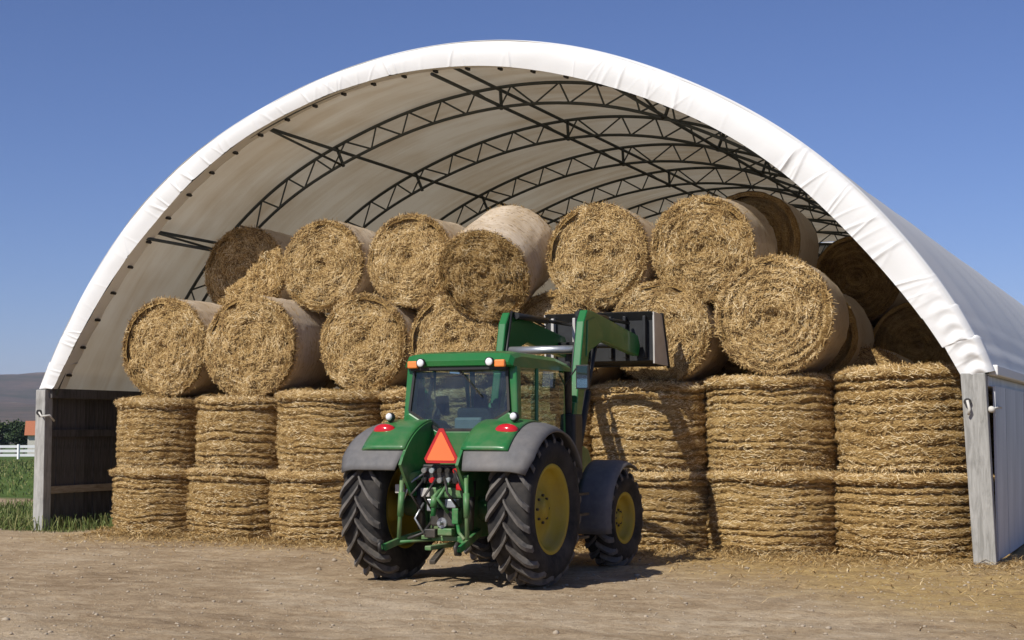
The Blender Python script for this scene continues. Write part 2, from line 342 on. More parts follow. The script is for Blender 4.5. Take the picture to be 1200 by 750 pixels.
# ------------------------------------------------------------------ bales (axis local z, base at z = 0, nominal radius 1 / height 1 in metres, scaled per bale)
def grid_faces(nr, nt, off=0):
    r = np.arange(nr-1)[:,None]; t = np.arange(nt)[None]
    a = r*nt+t; b = r*nt+(t+1)%nt
    return np.stack([a, b, b+nt, a+nt], -1).reshape(-1, 4)+off
class Bale:
    def __init__(s, seed, R, H, standing):
        s.seed, s.R, s.H, s.st = seed, R, H, standing; rs = np.random.default_rng(seed)
        n = rs.integers(10, 13); b = np.sort(np.r_[0, .07+.79*(np.arange(1, n)-1+rs.uniform(-.36,.36,n-1))/(n-2), 1])*H; b = np.maximum.accumulate(np.clip(b, 0, H)); b[1:-1] = np.clip(b[1:-1], .04*H, .87*H); s.lay = b+np.arange(len(b))*1e-4; s.amp = rs.uniform(.35, 1.35, n); s.amp[-1] = 1.2
        s.off = rs.uniform(0, 50, 3); s.pitch = rs.uniform(.075, .10); s.coil = 1.0
    def side_r(s, th, z):
        c, sn = np.cos(th), np.sin(th); P = np.stack([c*2+s.off[0], sn*2+s.off[1], z*2+s.off[2]], -1)
        r = s.R*(1+.022*fbm(P*.7, 2, s.seed))
        if s.st:
            zz = z+.05*vnoise(P*.9, s.seed+5)+.02*vnoise(P*2.6, s.seed+6)+.01*vnoise(P*9, s.seed+7)
            k = np.clip(np.searchsorted(s.lay, zz.ravel(), 'right')-1, 0, len(s.lay)-2).reshape(zz.shape)
            u = np.clip((zz-s.lay[k])/(s.lay[k+1]-s.lay[k]), 0, 1)
            r = r + .104*s.amp[k]*(np.clip(np.sin(np.pi*u), 0, 1)**.45-.75) + .035*np.sin(np.pi*np.clip(z/s.H, 0, 1))
            r = r + .065*np.exp(-((z-s.H+.11)/.08)**2)-.03*np.exp(-(z/.08)**2)
        r = r + .02*fbm(P*4, 3, s.seed+9)*(1 if s.st else .5)
        e = .09 if not s.st else .10                       # rounded shoulders
        zz = np.clip(z, 0, s.H); d = np.minimum(zz, s.H-zz); k = np.clip(1-d/e, 0, 1)
        return r - e*(1-np.sqrt(np.clip(1-k*k, 0, 1)))
    def face_h(s, rr, th, top):
        x, y = rr*np.cos(th), rr*np.sin(th); P = np.stack([x+s.off[0], y+s.off[1], x*0+(7 if top else 3)], -1)
        sp = np.sin(2*np.pi*((rr+.035*vnoise(P*3, s.seed+2))/s.pitch-th/(2*np.pi)))
        am = .009*s.coil*(1+.6*vnoise(P*2, s.seed+8))*np.clip(rr/.25, .3, 1)
        h = am*sp + .06*fbm(P*1.6, 3, s.seed+3) + .045*fbm(P*6, 3, s.seed+4)
        h = h - .07*np.exp(-(rr/.09)**2) - .03*(rr/s.R)**4
        return h*np.clip((s.R-rr)/.06, 0, 1)
    def body(s, nt=132):
        th = np.arange(nt)*2*np.pi/nt; nz = 60 if s.st else 22; H = s.H
        z = np.linspace(0, 1, nz); z = H*(.5-.5*np.cos(np.pi*z))*.35 + H*z*.65
        T, Z = np.meshgrid(th, z); r = s.side_r(T, Z)
        side = np.stack([r*np.cos(T), r*np.sin(T), Z], -1).reshape(-1, 3); fib = np.stack([T*s.R, Z, Z*0], -1).reshape(-1, 3)
        V = [side]; A = [fib]; F = [grid_faces(nz, nt)]; off = len(side); nr = 30
        for top in (False, True):
            edge = r[-1 if top else 0]; q = np.linspace(.012, 1, nr)[::-1]
            RR = q[:,None]*edge[None]; TT = np.broadcast_to(th, RR.shape); h = s.face_h(RR, TT, top)
            zc = H+h if top else -h
            V.append(np.stack([RR*np.cos(TT), RR*np.sin(TT), zc], -1).reshape(-1, 3)); A.append(np.stack([TT*np.maximum(RR,.15), RR, RR*0+(4 if top else 9)], -1).reshape(-1, 3))
            f = grid_faces(nr, nt, off); F.append(f if top else f[:, ::-1]); off += nr*nt
        return np_mesh('bale_body', np.concatenate(V), np.concatenate(F), M['straw_body'], True, {'fib': np.concatenate(A)})
    def straw(s, nface, nside, nrim):
        parts = []
        for top, n in ((True, nface), (False, nface//5 if not s.st else 0)):
            if not n: continue
            rr = s.R*np.sqrt(RNG.random(n))*.985; th = U(0, 2*np.pi, n); h = s.face_h(rr, th, top)+U(-.006, .010, n)
            P = np.stack([rr*np.cos(th), rr*np.sin(th), s.H+h if top else -h], -1); N = np.tile([0,0,1. if top else -1.], (n,1))
            a = th+np.pi/2+RNG.normal(0, .75, n); D = np.stack([np.cos(a), np.sin(a), RNG.normal(0, .13, n)], -1)
            parts.append(strands(P, D, N, U(.03,.13,n)*np.clip(rr/.3,.35,1), U(.004,.008,n), RNG.normal(-.1,.5,n)))
        n = nside
        th = U(0, 2*np.pi, n); z = U(.01, s.H-.01, n); r = s.side_r(th, z)+(U(-.007, .014, n) if s.st else U(-.003,.014,n))
        N = np.stack([np.cos(th), np.sin(th), th*0], -1); P = N*r[:,None]; P[:,2] = z
        T = np.stack([-np.sin(th), np.cos(th), th*0], -1); D = T+N*RNG.normal(-.0, .10, n)[:,None]; D[:,2] += RNG.normal(0, .42, n)
        ln = U(.02,.10,n); parts.append(strands(P-N*(ln*ln/8/s.R)[:,None], D, N, ln, U(.004,.008,n), RNG.normal(.1,.3,n)))
        n = nrim                                            # whiskers round the rims
        th = U(0, 2*np.pi, n); up = RNG.random(n) < (.6 if s.st else .85); z = np.where(up, s.H-U(0,.07,n), U(0,.07,n)); r = s.side_r(th, z)
        N = np.stack([np.cos(th), np.sin(th), th*0], -1); P = N*(r+U(-.01,.025,n))[:,None]; P[:,2] = z
        D = N*U(.1,1,n)[:,None]+np.stack([-np.sin(th), np.cos(th), th*0], -1)*RNG.normal(0,1,n)[:,None]; D[:,2] += RNG.normal(-.25,.45,n)
        parts.append(strands(P, D, N+.01, U(.04,.15,n), U(.004,.008,n), RNG.normal(0,.5,n)))
        V, F = cat(parts); return np_mesh('loose_straw', V, F, M['straw_side' if s.st else 'straw'])
    def wrap(s, nt=132):
        th = np.arange(nt)*2*np.pi/nt; z = np.linspace(.055, s.H-.055, 16); T, Z = np.meshgrid(th, z)
        r = s.side_r(T, Z)+.007
        V = np.stack([r*np.cos(T), r*np.sin(T), Z], -1).reshape(-1, 3)
        return np_mesh('net_wrap', V, grid_faces(16, nt), M['net_wrap'], True, {'fib': np.stack([T*s.R, Z, Z*0], -1).reshape(-1, 3)})
STAND = []; LYING = []
for k in range(4):
    b = Bale(20+k, .95, 1.25, True); STAND.append((b.body(), b.straw(1800, 13500, 4200)))
for k in range(4):
    b = Bale(40+k, .80, 1.35, False); b.coil, b.pitch = (2.6, .105) if k == 2 else (1.0, b.pitch); LYING.append((b.body(), b.straw(15000, 1800, 1500), b.wrap()))
nb_ = [0]
def standing(x, y, z, R, H, var, spin, label, group, tilt=(0,0)):
    m = Matrix.Translation((x, y, z)) @ Matrix.Rotation(tilt[0], 4, 'X') @ Matrix.Rotation(tilt[1], 4, 'Y') @ Matrix.Rotation(spin, 4, 'Z') @ Matrix.Diagonal((R/.95, R/.95, H/1.25, 1))
    o = obj('standing_bale', STAND[var][0], None, m); tag(o, label, 'straw bale', group)
    c = obj('loose_straw', STAND[var][1], o); c['kind'] = 'stuff'; return o
def lying(x, y, zc, R, L, var, spin, label, group, yaw=0, pitch=0, squash=.985, straw=True):
    # (x, y, zc): centre of the end that faces the yard; the axis runs back into the barn
    m = Matrix.Translation((x, y, zc)) @ Matrix.Rotation(yaw, 4, 'Z') @ Matrix.Rotation(pitch, 4, 'X') @ Matrix.Diagonal((1.01, 1, squash, 1)) @ Matrix.Rotation(math.pi/2, 4, 'X') @ Matrix.Translation((0,0,-L)) @ Matrix.Rotation(spin, 4, 'Z') @ Matrix.Diagonal((R/.8, R/.8, L/1.35, 1))
    o = obj('round_bale', LYING[var][0], None, m); tag(o, label, 'straw bale', group)
    obj('net_wrap', LYING[var][2], o)
    if straw: c = obj('loose_straw', LYING[var][1], o); c['kind'] = 'stuff'
    return o
GS = 'bales standing on end in two layers along the barn mouth'; GM = 'round bales lying in the middle layer'; GT = 'round bales lying in the top layer'; GB = 'round bales lying deep in the shaded barn'
cols = [ # x, y centre, R, split height, total height, where it stands
 (-5.62, .42, .80, 1.13, 2.30, 'at the row end by the dark plank wall'),
 (-3.95, .38, .85, 1.14, 2.30, 'second in the row from the dark plank wall'),
 (-2.22, .30, .93, 1.12, 2.38, 'third in the row from the dark plank wall'),
 (-.42, .50, .88, 1.15, 2.40, 'behind the tractor cab, fourth from the plank wall'),
 (1.28, .75, .88, 1.16, 2.42, 'behind the tractor engine, fifth from the plank wall'),
 (2.98, 1.02, .93, 1.15, 2.46, 'behind the raised loader and front wheel'),
 (4.82, 1.30, .99, 1.18, 2.56, 'second from the white barn panel and grey post'),
 (6.76, 1.42, 1.04, 1.18, 2.66, 'next to the grey post by the pale sheet wall')]
for i, (x, y, R, h1, h2, where) in enumerate(cols):
    jx, jy = random.uniform(-.05,.05), random.uniform(0,.06)
    standing(x+random.uniform(-.02,.02), y, -.02, R*1.02, h1, i % 4, random.uniform(0,6.28), 'golden straw bale on the ground '+where, GS)
    standing(x+jx, y+jy, h1-.015, R*random.uniform(.94,.985), h2-h1, (i*3+2) % 4, random.uniform(0,6.28), 'upper golden straw bale '+where, GS, (random.uniform(-.012,.012), -.022 if i == 7 else random.uniform(-.02,.02)))
mid = [
 (-5.42, .05, 3.13, .855, 1.5, 0, 0, 'round straw bale lying at the end of the middle layer by the plank wall'),
 (-3.62, -.02, 3.10, .865, 1.5, 1, .02, 'round straw bale second from the plank wall in the middle layer, shaded flank'),
 (-1.74, .40, 3.14, .80, 1.4, 0, -.03, 'round straw bale third from the plank wall in the middle layer'),
 (-.06, .35, 3.12, .78, 1.4, 3, .05, 'pale netted round bale just above the tractor cab in the middle layer'),
 (1.66, .5, 3.13, .77, 1.35, 0, 0, 'round straw bale behind the raised loader arms in the middle layer'),
 (3.28, .5, 3.20, .78, 1.35, 1, 0, 'round straw bale right behind the loader bucket in the middle layer'),
 (5.02, .42, 3.38, .86, 1.35, 2, .02, 'big round bale with open spiral core at the right end of the middle layer')]
for x, y, z, R, L, var, yaw, lab in mid:
    lying(x, y, z, R, L, var, random.uniform(0,6.28), lab, GM, yaw)
top = [
 (-4.68, 1.35, 4.50, .82, 1.3, 1, 0, 0, 'mostly shaded round bale with a sunlit wedge at the left end of the top layer'),
 (-2.64, .62, 4.46, .76, 1.3, 3, .0, 0, 'round straw bale second from the left end of the top layer'),
 (-.93, .5, 4.46, .76, 1.3, 0, 0, 0, 'round straw bale left of the tilted pale bale in the top layer'),
 (.60, .02, 4.10, .74, 1.45, 1, .02, .42, 'pale netted round bale tipped forward and down in the top layer'),
 (2.28, .5, 4.40, .80, 1.35, 3, .03, 0, 'round straw bale with pale flank right of the tipped bale, top layer'),
 (3.95, .5, 4.42, .79, 1.45, 1, .0, .09, 'round straw bale with dark flank at the right end of the top layer')]
for x, y, z, R, L, var, yaw, pit, lab in top:
    lying(x, y, z, R, L, var, random.uniform(0,6.28), lab, GT, yaw, pit)
# behind the front row, right hand side: lower column with a lying bale, then rows back into the dark
standing(5.85, 3.35, -.02, .88, 1.27, 1, .4, 'straw bale standing in the second row, under the low lying bale', GS)
lying(5.92, 2.5, 2.12, .87, 1.4, 3, 1.1, 'low round bale whose top peeks over the standing bales by the right post', GM)
for k in range(5):
    y = 4.3+1.55*k
    for x in (5.0, 6.5):
        standing(x, y+.75, -.02, .74, 1.2, (k+1) % 4, k*1.3+x, 'straw bale standing deep in the barn under the shaded stack', 'standing bales deep in the barn')
        standing(x, y+.75, 1.17, .74, 1.2, (k+2) % 4, k*2.3+x, 'straw bale standing deep in the barn under the shaded stack', 'standing bales deep in the barn')
        lying(x-.1, y, 3.10, .75, 1.45, (3,0,1)[k % 3], k*1.7+x, 'shaded round bale lying in the dark right side of the barn', GB, straw=False)
    lying(5.42, y+.1, 4.27, .74, 1.45, (0,1,3)[k % 3], k, 'shaded round bale lying in the dark right side of the barn', GB, straw=False)
for k, y in enumerate((2.15,)):
    lying(4.18, y, 4.66, .84, 1.4, 0, 1.9, 'shaded round bale lying behind the right end of the top layer', GB, straw=False)
    lying(5.1, y, 3.2, .78, 1.4, 0, .9, 'shaded round bale lying behind the big spiral bale', GB, straw=False)

for k, x in enumerate((-4.55, -2.75, -.95, .8, 2.5, 4.15)):
    lying(x, 2.05, 3.16, .82, 1.4, k % 4, k*.8, 'shaded round bale glimpsed in a gap behind the middle layer', 'bales in the gaps behind the middle layer', straw=False)
    for q in (0, 1): standing(x, 2.75, -.02+1.17*q, .84, 1.2, (k+q) % 4, k+q, 'straw bale standing in the second row behind the front bales', 'standing bales in the second row')
# ------------------------------------------------------------------ barn
OUT = [(-8.05,2.46),(-7.69,3.24),(-7.27,3.91),(-6.78,4.64),(-6.23,5.31),(-5.53,5.92),(-4.87,6.42),(-3.56,7.05),(-1.92,7.59),(-.37,7.8),(.75,7.79),(1.82,7.62),(2.51,7.43),(3.19,7.17),(3.71,6.93),(4.61,6.46),(5.42,5.93),(6.18,5.26),(6.83,4.55),(7.2,4.06),(7.56,3.54),(7.85,3.07),(8.07,2.52)]
INN = [(-7.72,2.46),(-7.18,3.37),(-6.62,4.19),(-5.95,4.96),(-5.05,5.79),(-4.3,6.34),(-3.55,6.74),(-1.92,7.27),(-.52,7.45),(.75,7.39),(1.82,7.17),(2.51,6.94),(3.19,6.68),(3.71,6.45),(4.36,6.10),(4.98,5.68),(5.62,5.13),(6.2,4.5),(6.66,3.97),(7.04,3.49),(7.37,3.05),(7.54,2.74),(7.70,2.44)]
TY = [.16, 2.75, 5.85, 8.95, 12.05, 15.15, 18.25, 21.35, 24.4, 27.5]
barn = empty('fabric_barn', (0, 0, 0)); tag(barn, 'arched storage barn with white fabric roof, steel trusses and low side walls', 'barn')
NP = 220; po = bez(OUT, NP); pi_ = bez(INN, NP)
arc = np.r_[0, np.cumsum(np.linalg.norm(np.diff(po, axis=0), axis=1))]
nrm = np.gradient(po, axis=0); nrm = np.c_[nrm[:,1], -nrm[:,0]]; nrm /= np.linalg.norm(nrm, axis=1)[:,None]      # points inwards/down
if nrm[NP//2,1] > 0: nrm = -nrm
# roof sheet, drawn slightly in between the trusses
ys = np.unique(np.concatenate([np.linspace(TY[i], TY[i+1], 9) for i in range(len(TY)-1)])); ys = np.r_[.03, ys]
V = []; A = []
for y in ys:
    i = np.searchsorted(TY, y, 'right')-1; sag = 0
    if 0 <= i < len(TY)-1: sag = .045*math.sin(math.pi*(y-TY[i])/(TY[i+1]-TY[i]))
    wv = .012*fbm(np.c_[arc*.8, np.full(NP, y*.8), arc*0], 2, 77)
    q = po + nrm*(sag*np.clip(np.sin(np.pi*arc/arc[-1]),0,1)**.3+wv)[:,None]
    V.append(np.c_[q[:,0], np.full(NP, y), q[:,1]]); A.append(np.c_[arc, np.full(NP, y), arc*0])
V = np.concatenate(V); A = np.concatenate(A); I = (np.arange(len(ys)-1)[:,None]*NP+np.arange(NP-1)[None]).ravel()
obj('roof_cover', np_mesh('roof_cover', V, np.c_[I, I+1, I+1+NP, I+NP], M['roof_fabric'], True, {'fib': A}), barn)
# white front band: outer edge rolls back over the front truss, creased by the lacing
NB = 1600; bo = bez(OUT, NB); bi = bez(INN, NB); s_ = np.linspace(0, 1, NB)*arc[-1]
nr_ = np.gradient(bo, axis=0); nr_ = np.c_[nr_[:,1], -nr_[:,0]]; nr_ /= np.linalg.norm(nr_, axis=1)[:,None]
if nr_[NB//2,1] > 0: nr_ = -nr_
rows = []; AA = []
rr_ = np.random.default_rng(5); cre = np.sort(rr_.uniform(0, arc[-1], 120)); camp = rr_.uniform(.1, 1, 120)**1.6; cw = rr_.uniform(.012, .035, 120); csl = rr_.normal(0, .14, 120)
endk = np.clip((s_-arc[-1]+1.5)/1.5, 0, 1)
for j, u in enumerate(np.linspace(-.12, 1.0, 22)):
    if u < 0: q = bo - nr_*0.03; y = np.full(NB, .03+.30*(-u/.12)); 
    else:
        q = bo*(1-u)+bi*u; yb = .06*(1-min(u/.12,1))**2 - .03*math.sin(math.pi*u)
        wr = np.zeros(NB)
        for c_, a_, w_, k_ in zip(cre, camp, cw, csl): wr -= a_*np.exp(-((s_-c_-k_*(u-.5))/w_)**2)*(.35+.65*u)
        y = yb + .022*wr + .012*fbm(np.c_[s_*1.5, np.full(NB, u), s_*0], 2, 31)
        y = y + endk*.035*np.sin(s_*26+u*4+2*np.sin(u*5))*np.sin(math.pi*min(1, u*1.2))
        q = q - nr_*(.012*math.sin(math.pi*u))
    rows.append(np.c_[q[:,0], y, q[:,1]]); AA.append(np.c_[s_, np.full(NB, u*.5), s_*0])
V = np.concatenate(rows); I = (np.arange(21)[:,None]*NB+np.arange(NB-1)[None]).ravel()
band = obj('front_band', np_mesh('front_band', V, np.c_[I, I+1, I+1+NB, I+NB], M['band_fabric'], True, {'fib': np.concatenate(AA)}), barn)
# hem turned under, with ties
hem = []
for y, k in ((.012, .0), (.09, -.01), (.22, -.03), (.38, -.06)):
    q = bi + nr_*k
    hem.append(np.c_[q[:,0], y+.012*np.sin(s_*9+y*20), q[:,1]])
I = (np.arange(3)[:,None]*NB+np.arange(NB-1)[None]).ravel()
obj('hem', np_mesh('hem', np.concatenate(hem), np.c_[I, I+1, I+1+NB, I+NB], M['band_fabric'], True, {'fib': np.c_[np.tile(s_, 4), np.repeat([0,.08,.16,.24], NB), np.zeros(4*NB)]}), band)
tie = MB().box((-.02,-.06,-.028), (.02,.06,.014)).mesh('tie', M['black_plastic'])
for k in range(34):
    i = int((k+.5)/34*NB); p = bi[i]+nr_[i]*-.025; t = bo[min(i+1,NB-1)]-bo[i-1]; ang = math.atan2(t[1], t[0])
    obj('tie', tie, band, Matrix.Translation((p[0], .26, p[1])) @ Matrix.Rotation(-ang, 4, 'Y'))
# trusses
TN = 90; c0 = bez(OUT, TN); nn = np.gradient(c0, axis=0); nn = np.c_[nn[:,1], -nn[:,0]]; nn /= np.linalg.norm(nn, axis=1)[:,None]
if nn[TN//2,1] > 0: nn = -nn
oc = c0+nn*.075; ic = c0+nn*.43
bar_me = MB().tube([(0,0,0),(0,0,1)], 1, 6).mesh('web_bar', M['truss_steel'])
oc_me = MB().tube([(p[0],0,p[1]) for p in oc], .031, 7).mesh('outer_chord', M['truss_steel'])
ic_me = MB().tube([(p[0],0,p[1]) for p in ic], .029, 7).mesh('inner_chord', M['truss_steel'])
fi = c0+nn*.27; ft_ic = MB().tube([(p[0],0,p[1]) for p in fi], .03, 7).mesh('inner_chord', M['truss_steel'])
wb = []
NW = 56
for k in range(NW):
    a_ = oc if k % 2 == 0 else ic; b_ = ic if k % 2 == 0 else oc
    i0 = int(round(1+(TN-3)*k/NW)); i1 = int(round(1+(TN-3)*(k+1)/NW)); wb.append((Vector((a_[i0][0],0,a_[i0][1])), Vector((b_[i1][0],0,b_[i1][1]))))
web_join = MB()
for p, q in wb: web_join.tube([p, q], .017, 6)
web_me = web_join.mesh('web_bars', M['truss_steel']); web_join = MB()
for k in range(NW):
    i0, i1 = int(round(1+(TN-3)*k/NW)), int(round(1+(TN-3)*(k+1)/NW)); a_, b_ = (oc, fi) if k % 2 == 0 else (fi, oc); web_join.tube([(a_[i0][0],0,a_[i0][1]), (b_[i1][0],0,b_[i1][1])], .017, 6)
web_ft = web_join.mesh('web_bars', M['truss_steel'])
for k, y in enumerate(TY):
    t = obj('truss', oc_me, barn, Matrix.Translation((0, y, 0)))
    obj('inner_chord', ic_me if k else ft_ic, t)
    if 1 <= k <= 5:
        for p, q in wb:
            d = q-p; obj('web_bar', bar_me, t, Matrix.Translation(p) @ d.to_track_quat('Z','Y').to_matrix().to_4x4() @ Matrix.Diagonal((.017,.017,d.length,1)))
    else:
        o = obj('web_bars', web_me if k else web_ft, t); o['kind'] = 'stuff'
def at_x(x, off): i = int(np.argmin(abs(c0[:,0]-x))); return c0[i]+nn[i]*off
for x, off in ((-.4,.11),(-.4,.40),(-3.65,.13),(2.95,.13),(2.75,.40),(-6.2,.40),(-6.2,.13),(6.1,.40),(5.0,.40)):
    p = at_x(x, off); MB().tube([(p[0], TY[0], p[1]), (p[0], TY[-1], p[1])], .03, 7).build('purlin', M['truss_steel'], barn)
for x in (-3.65, 2.85, -6.2):                            # crossed braces in the first bays, struts at each truss
    for k in (0,):
        a_, b_ = at_x(x, .11), at_x(x, .44); MB().tube([(a_[0], TY[k], a_[1]), (b_[0], TY[k+1], b_[1])], .022, 6).build('brace', M['truss_steel'], barn)
for x in (-3.7, -.4, 2.85, 5.0):
    a_, b_ = at_x(x, .05), at_x(x, .46)
    for y in TY[1:8]: MB().tube([(a_[0], y+.05, a_[1]), (b_[0], y+.05, b_[1])], .03, 6).build('strut', M['truss_steel'], barn)
# side walls
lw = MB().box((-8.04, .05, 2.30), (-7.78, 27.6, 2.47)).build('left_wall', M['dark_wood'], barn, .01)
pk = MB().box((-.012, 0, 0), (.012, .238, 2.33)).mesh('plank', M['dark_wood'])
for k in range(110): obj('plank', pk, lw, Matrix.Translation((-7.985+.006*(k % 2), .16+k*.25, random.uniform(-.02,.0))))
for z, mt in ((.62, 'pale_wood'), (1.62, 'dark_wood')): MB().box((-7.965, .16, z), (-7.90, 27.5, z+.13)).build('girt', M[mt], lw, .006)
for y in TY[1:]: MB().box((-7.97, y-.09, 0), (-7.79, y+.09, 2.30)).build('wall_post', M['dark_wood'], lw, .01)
rw = MB().box((7.72, .16, 2.33), (8.02, 27.6, 2.47)).build('right_wall', M['wall_sheet'], barn, .01)
pn = MB().box((-.015, 0, 0.02), (.015, 1.21, 2.335)).mesh('wall_panel', M['wall_sheet'])
for k in range(22): obj('wall_panel', pn, rw, Matrix.Translation((8.075+.004*(k % 2), .22+k*1.225, 0)))
for y in TY[1:]: MB().box((7.84, y-.09, 0), (8.03, y+.09, 2.33)).build('wall_post', M['dark_wood'], rw, .01)
MB().box((7.9,.25,2.475),(8.13,27.5,2.62)).build('hem_pipe_pocket', M['band_fabric'], rw, .02)
# back end wall of fabric
bk = [(p[0], p[1]) for p in po[::6]]; bk = [(bk[0][0], 0.0)]+bk+[(po[-1][0], po[-1][1]), (bk[-1][0], 0.0)]
V = [(p[0], 27.55, p[1]) for p in bk]; me = bpy.data.meshes.new('back_wall'); me.from_pydata(V, [], [tuple(range(len(V)))]); me.materials.append(M['roof_fabric']); obj('back_wall', me, barn)
# front posts
lp = MB().add([(-8.06,-.06,-.05),(-7.83,-.06,-.05),(-7.83,.14,-.05),(-8.06,.14,-.05),(-8.05,-.06,2.45),(-7.84,-.06,2.45),(-7.84,.14,2.45),(-8.05,.14,2.45)],
   [(0,3,2,1),(4,5,6,7),(0,1,5,4),(1,2,6,5),(2,3,7,6),(3,0,4,7)]).build('front_post', M['grey_wood'], barn, .012)
MB().tube([(-7.95,-.06,2.05),(-7.95,-.10,2.05)], .05, 10).build('cleat', M['black_plastic'], lp)
MB().tube([(-7.93,-.10,2.05),(-7.84,-.14,1.98),(-7.74,-.05,2.0),(-7.72,.05,1.9)], .018, 6).build('rope', M['rope'], lp)
rp = MB().add([(7.80,-.06,-.05),(8.09,-.06,-.05),(8.09,.13,-.05),(7.80,.13,-.05),(7.68,-.05,2.50),(8.00,-.05,2.50),(8.00,.14,2.50),(7.68,.14,2.50)],
   [(0,3,2,1),(4,5,6,7),(0,1,5,4),(1,2,6,5),(2,3,7,6),(3,0,4,7)]).build('front_post', M['grey_wood'], barn, .012)
MB().tube([(7.77,-.05,2.12),(7.77,-.10,2.12)], .05, 10).build('cleat', M['black_plastic'], rp)
MB().tube([(7.77,-.10,2.14),(7.80,-.12,2.02),(7.78,-.10,1.95)], .02, 6).build('rope', M['rope'], rp)
MB().ell((8.06,.02,2.02), (.05,.05,.045)).build('rope_knot', M['rope'], rp)
MB().tube([(8.06,.02,2.02),(8.12,.4,2.06),(8.12,.6,2.05)], .014, 6).build('rope', M['rope'], rp)

# ------------------------------------------------------------------ tractor with front loader
tr = empty('farm_tractor', (2.68, -4.90, 0)); tag(tr, 'green farm tractor with raised front loader parked facing the stacked bales', 'tractor')
G, GF, BP, DM, FP = M['green'], M['green_frame'], M['black_plastic'], M['dark_metal'], M['fender_plastic']
def wheel(name, x, y, R, Wd, rimr, nl, side, steer=0):
    h = Wd/2; k = R-.06
    prof = [(-h*.80,rimr),(-h*.98,rimr+(k-rimr)*.25),(-h*1.06,rimr+(k-rimr)*.55),(-h*1.0,rimr+(k-rimr)*.82),(-h*.86,k-.025),(-h*.5,k-.006),(0,k),(h*.5,k-.006),(h*.86,k-.025),(h*1.0,rimr+(k-rimr)*.82),(h*1.06,rimr+(k-rimr)*.55),(h*.98,rimr+(k-rimr)*.25),(h*.80,rimr)]
    wm = Matrix.Translation((x, y, R-.015)) @ Matrix.Rotation(steer, 4, 'Z')
    wo = MB().lathe(prof, 56).build(name, M['rubber'], tr, m=wm)
    s = side
    rp_ = [(s*h*.80,rimr+.02),(s*h*.86,rimr+.012),(s*h*.80,rimr-.03),(s*h*.55,rimr-.05),(s*h*.30,rimr*.80),(s*h*.20,rimr*.45),(s*h*.32,rimr*.40),(s*h*.36,rimr*.24),(s*h*.50,rimr*.22),(s*h*.52,.001)]
    ri = MB().lathe(rp_, 44).build('rim', M['yellow'], wo)
    MB().lathe([(-s*h*.80,rimr+.02),(-s*h*.80,rimr-.03),(s*h*.1,rimr-.05),(s*h*.15,rimr*.4),(-s*h*.2,rimr*.35),(-s*h*.25,.001)], 40).build('inner_rim', M['yellow'], wo)
    nut = MB().tube([(s*h*.32, rimr*.31, 0), (s*h*.44, rimr*.31, 0)], .016, 6).mesh('wheel_nut', DM)
    for q in range(8): obj('wheel_nut', nut, wo, Matrix.Rotation(q*math.pi/4, 4, 'X'))
    for sd in (-1, 1):
        b = MB(); n = 6; vs = []; fs = []
        for i in range(n+1):
            u = i/n; xx = sd*h*(-.05+1.07*u); ph = -.55*(u**.85)*h/.27*.8; rb = k-.012-(.05*max(0,u-.8)/.2); rt = R-(.075*max(0,u-.75)/.25)
            wdt = .030+.012*u; da = wdt/R
            for r_, a_ in ((rb, ph-da), (rt, ph-da*.7), (rt, ph+da*.7), (rb, ph+da)):
                vs.append((xx, -r_*math.cos(a_), r_*math.sin(a_)))
        for i in range(n):
            for q in range(3): fs.append((i*4+q, i*4+q+1, (i+1)*4+q+1, (i+1)*4+q))
        fs += [(0,1,2,3), (n*4+3,n*4+2,n*4+1,n*4)]
        me = b.add(vs, fs).mesh('tread_lug', M['lug_rubber'])
        for q in range(nl): obj('tread_lug', me, wo, Matrix.Rotation((q+(.5 if sd > 0 else 0))*2*math.pi/nl, 4, 'X'))
    return wo
for s in (-1, 1):
    wheel('rear_wheel', s*.93, 0, .87, .50, .50, 21, s)
    wheel('front_wheel', s*.90, 2.62, .63, .40, .32, 18, s, -.05)
    MB().tube([(s*.2,0,.86),(s*.72,0,.86)], [.17,.12], 14).build('axle_housing', GF, tr)
MB().tube([(-.8,2.62,.62),(.8,2.62,.62)], .09, 10).build('front_axle', DM, tr)
MB().prism([(-.34,.52),(-.34,1.10),(-.18,1.34),(1.9,1.20),(3.2,1.05),(3.2,.62),(1.9,.5)], -.27, .27).build('transmission', GF, tr, .03)
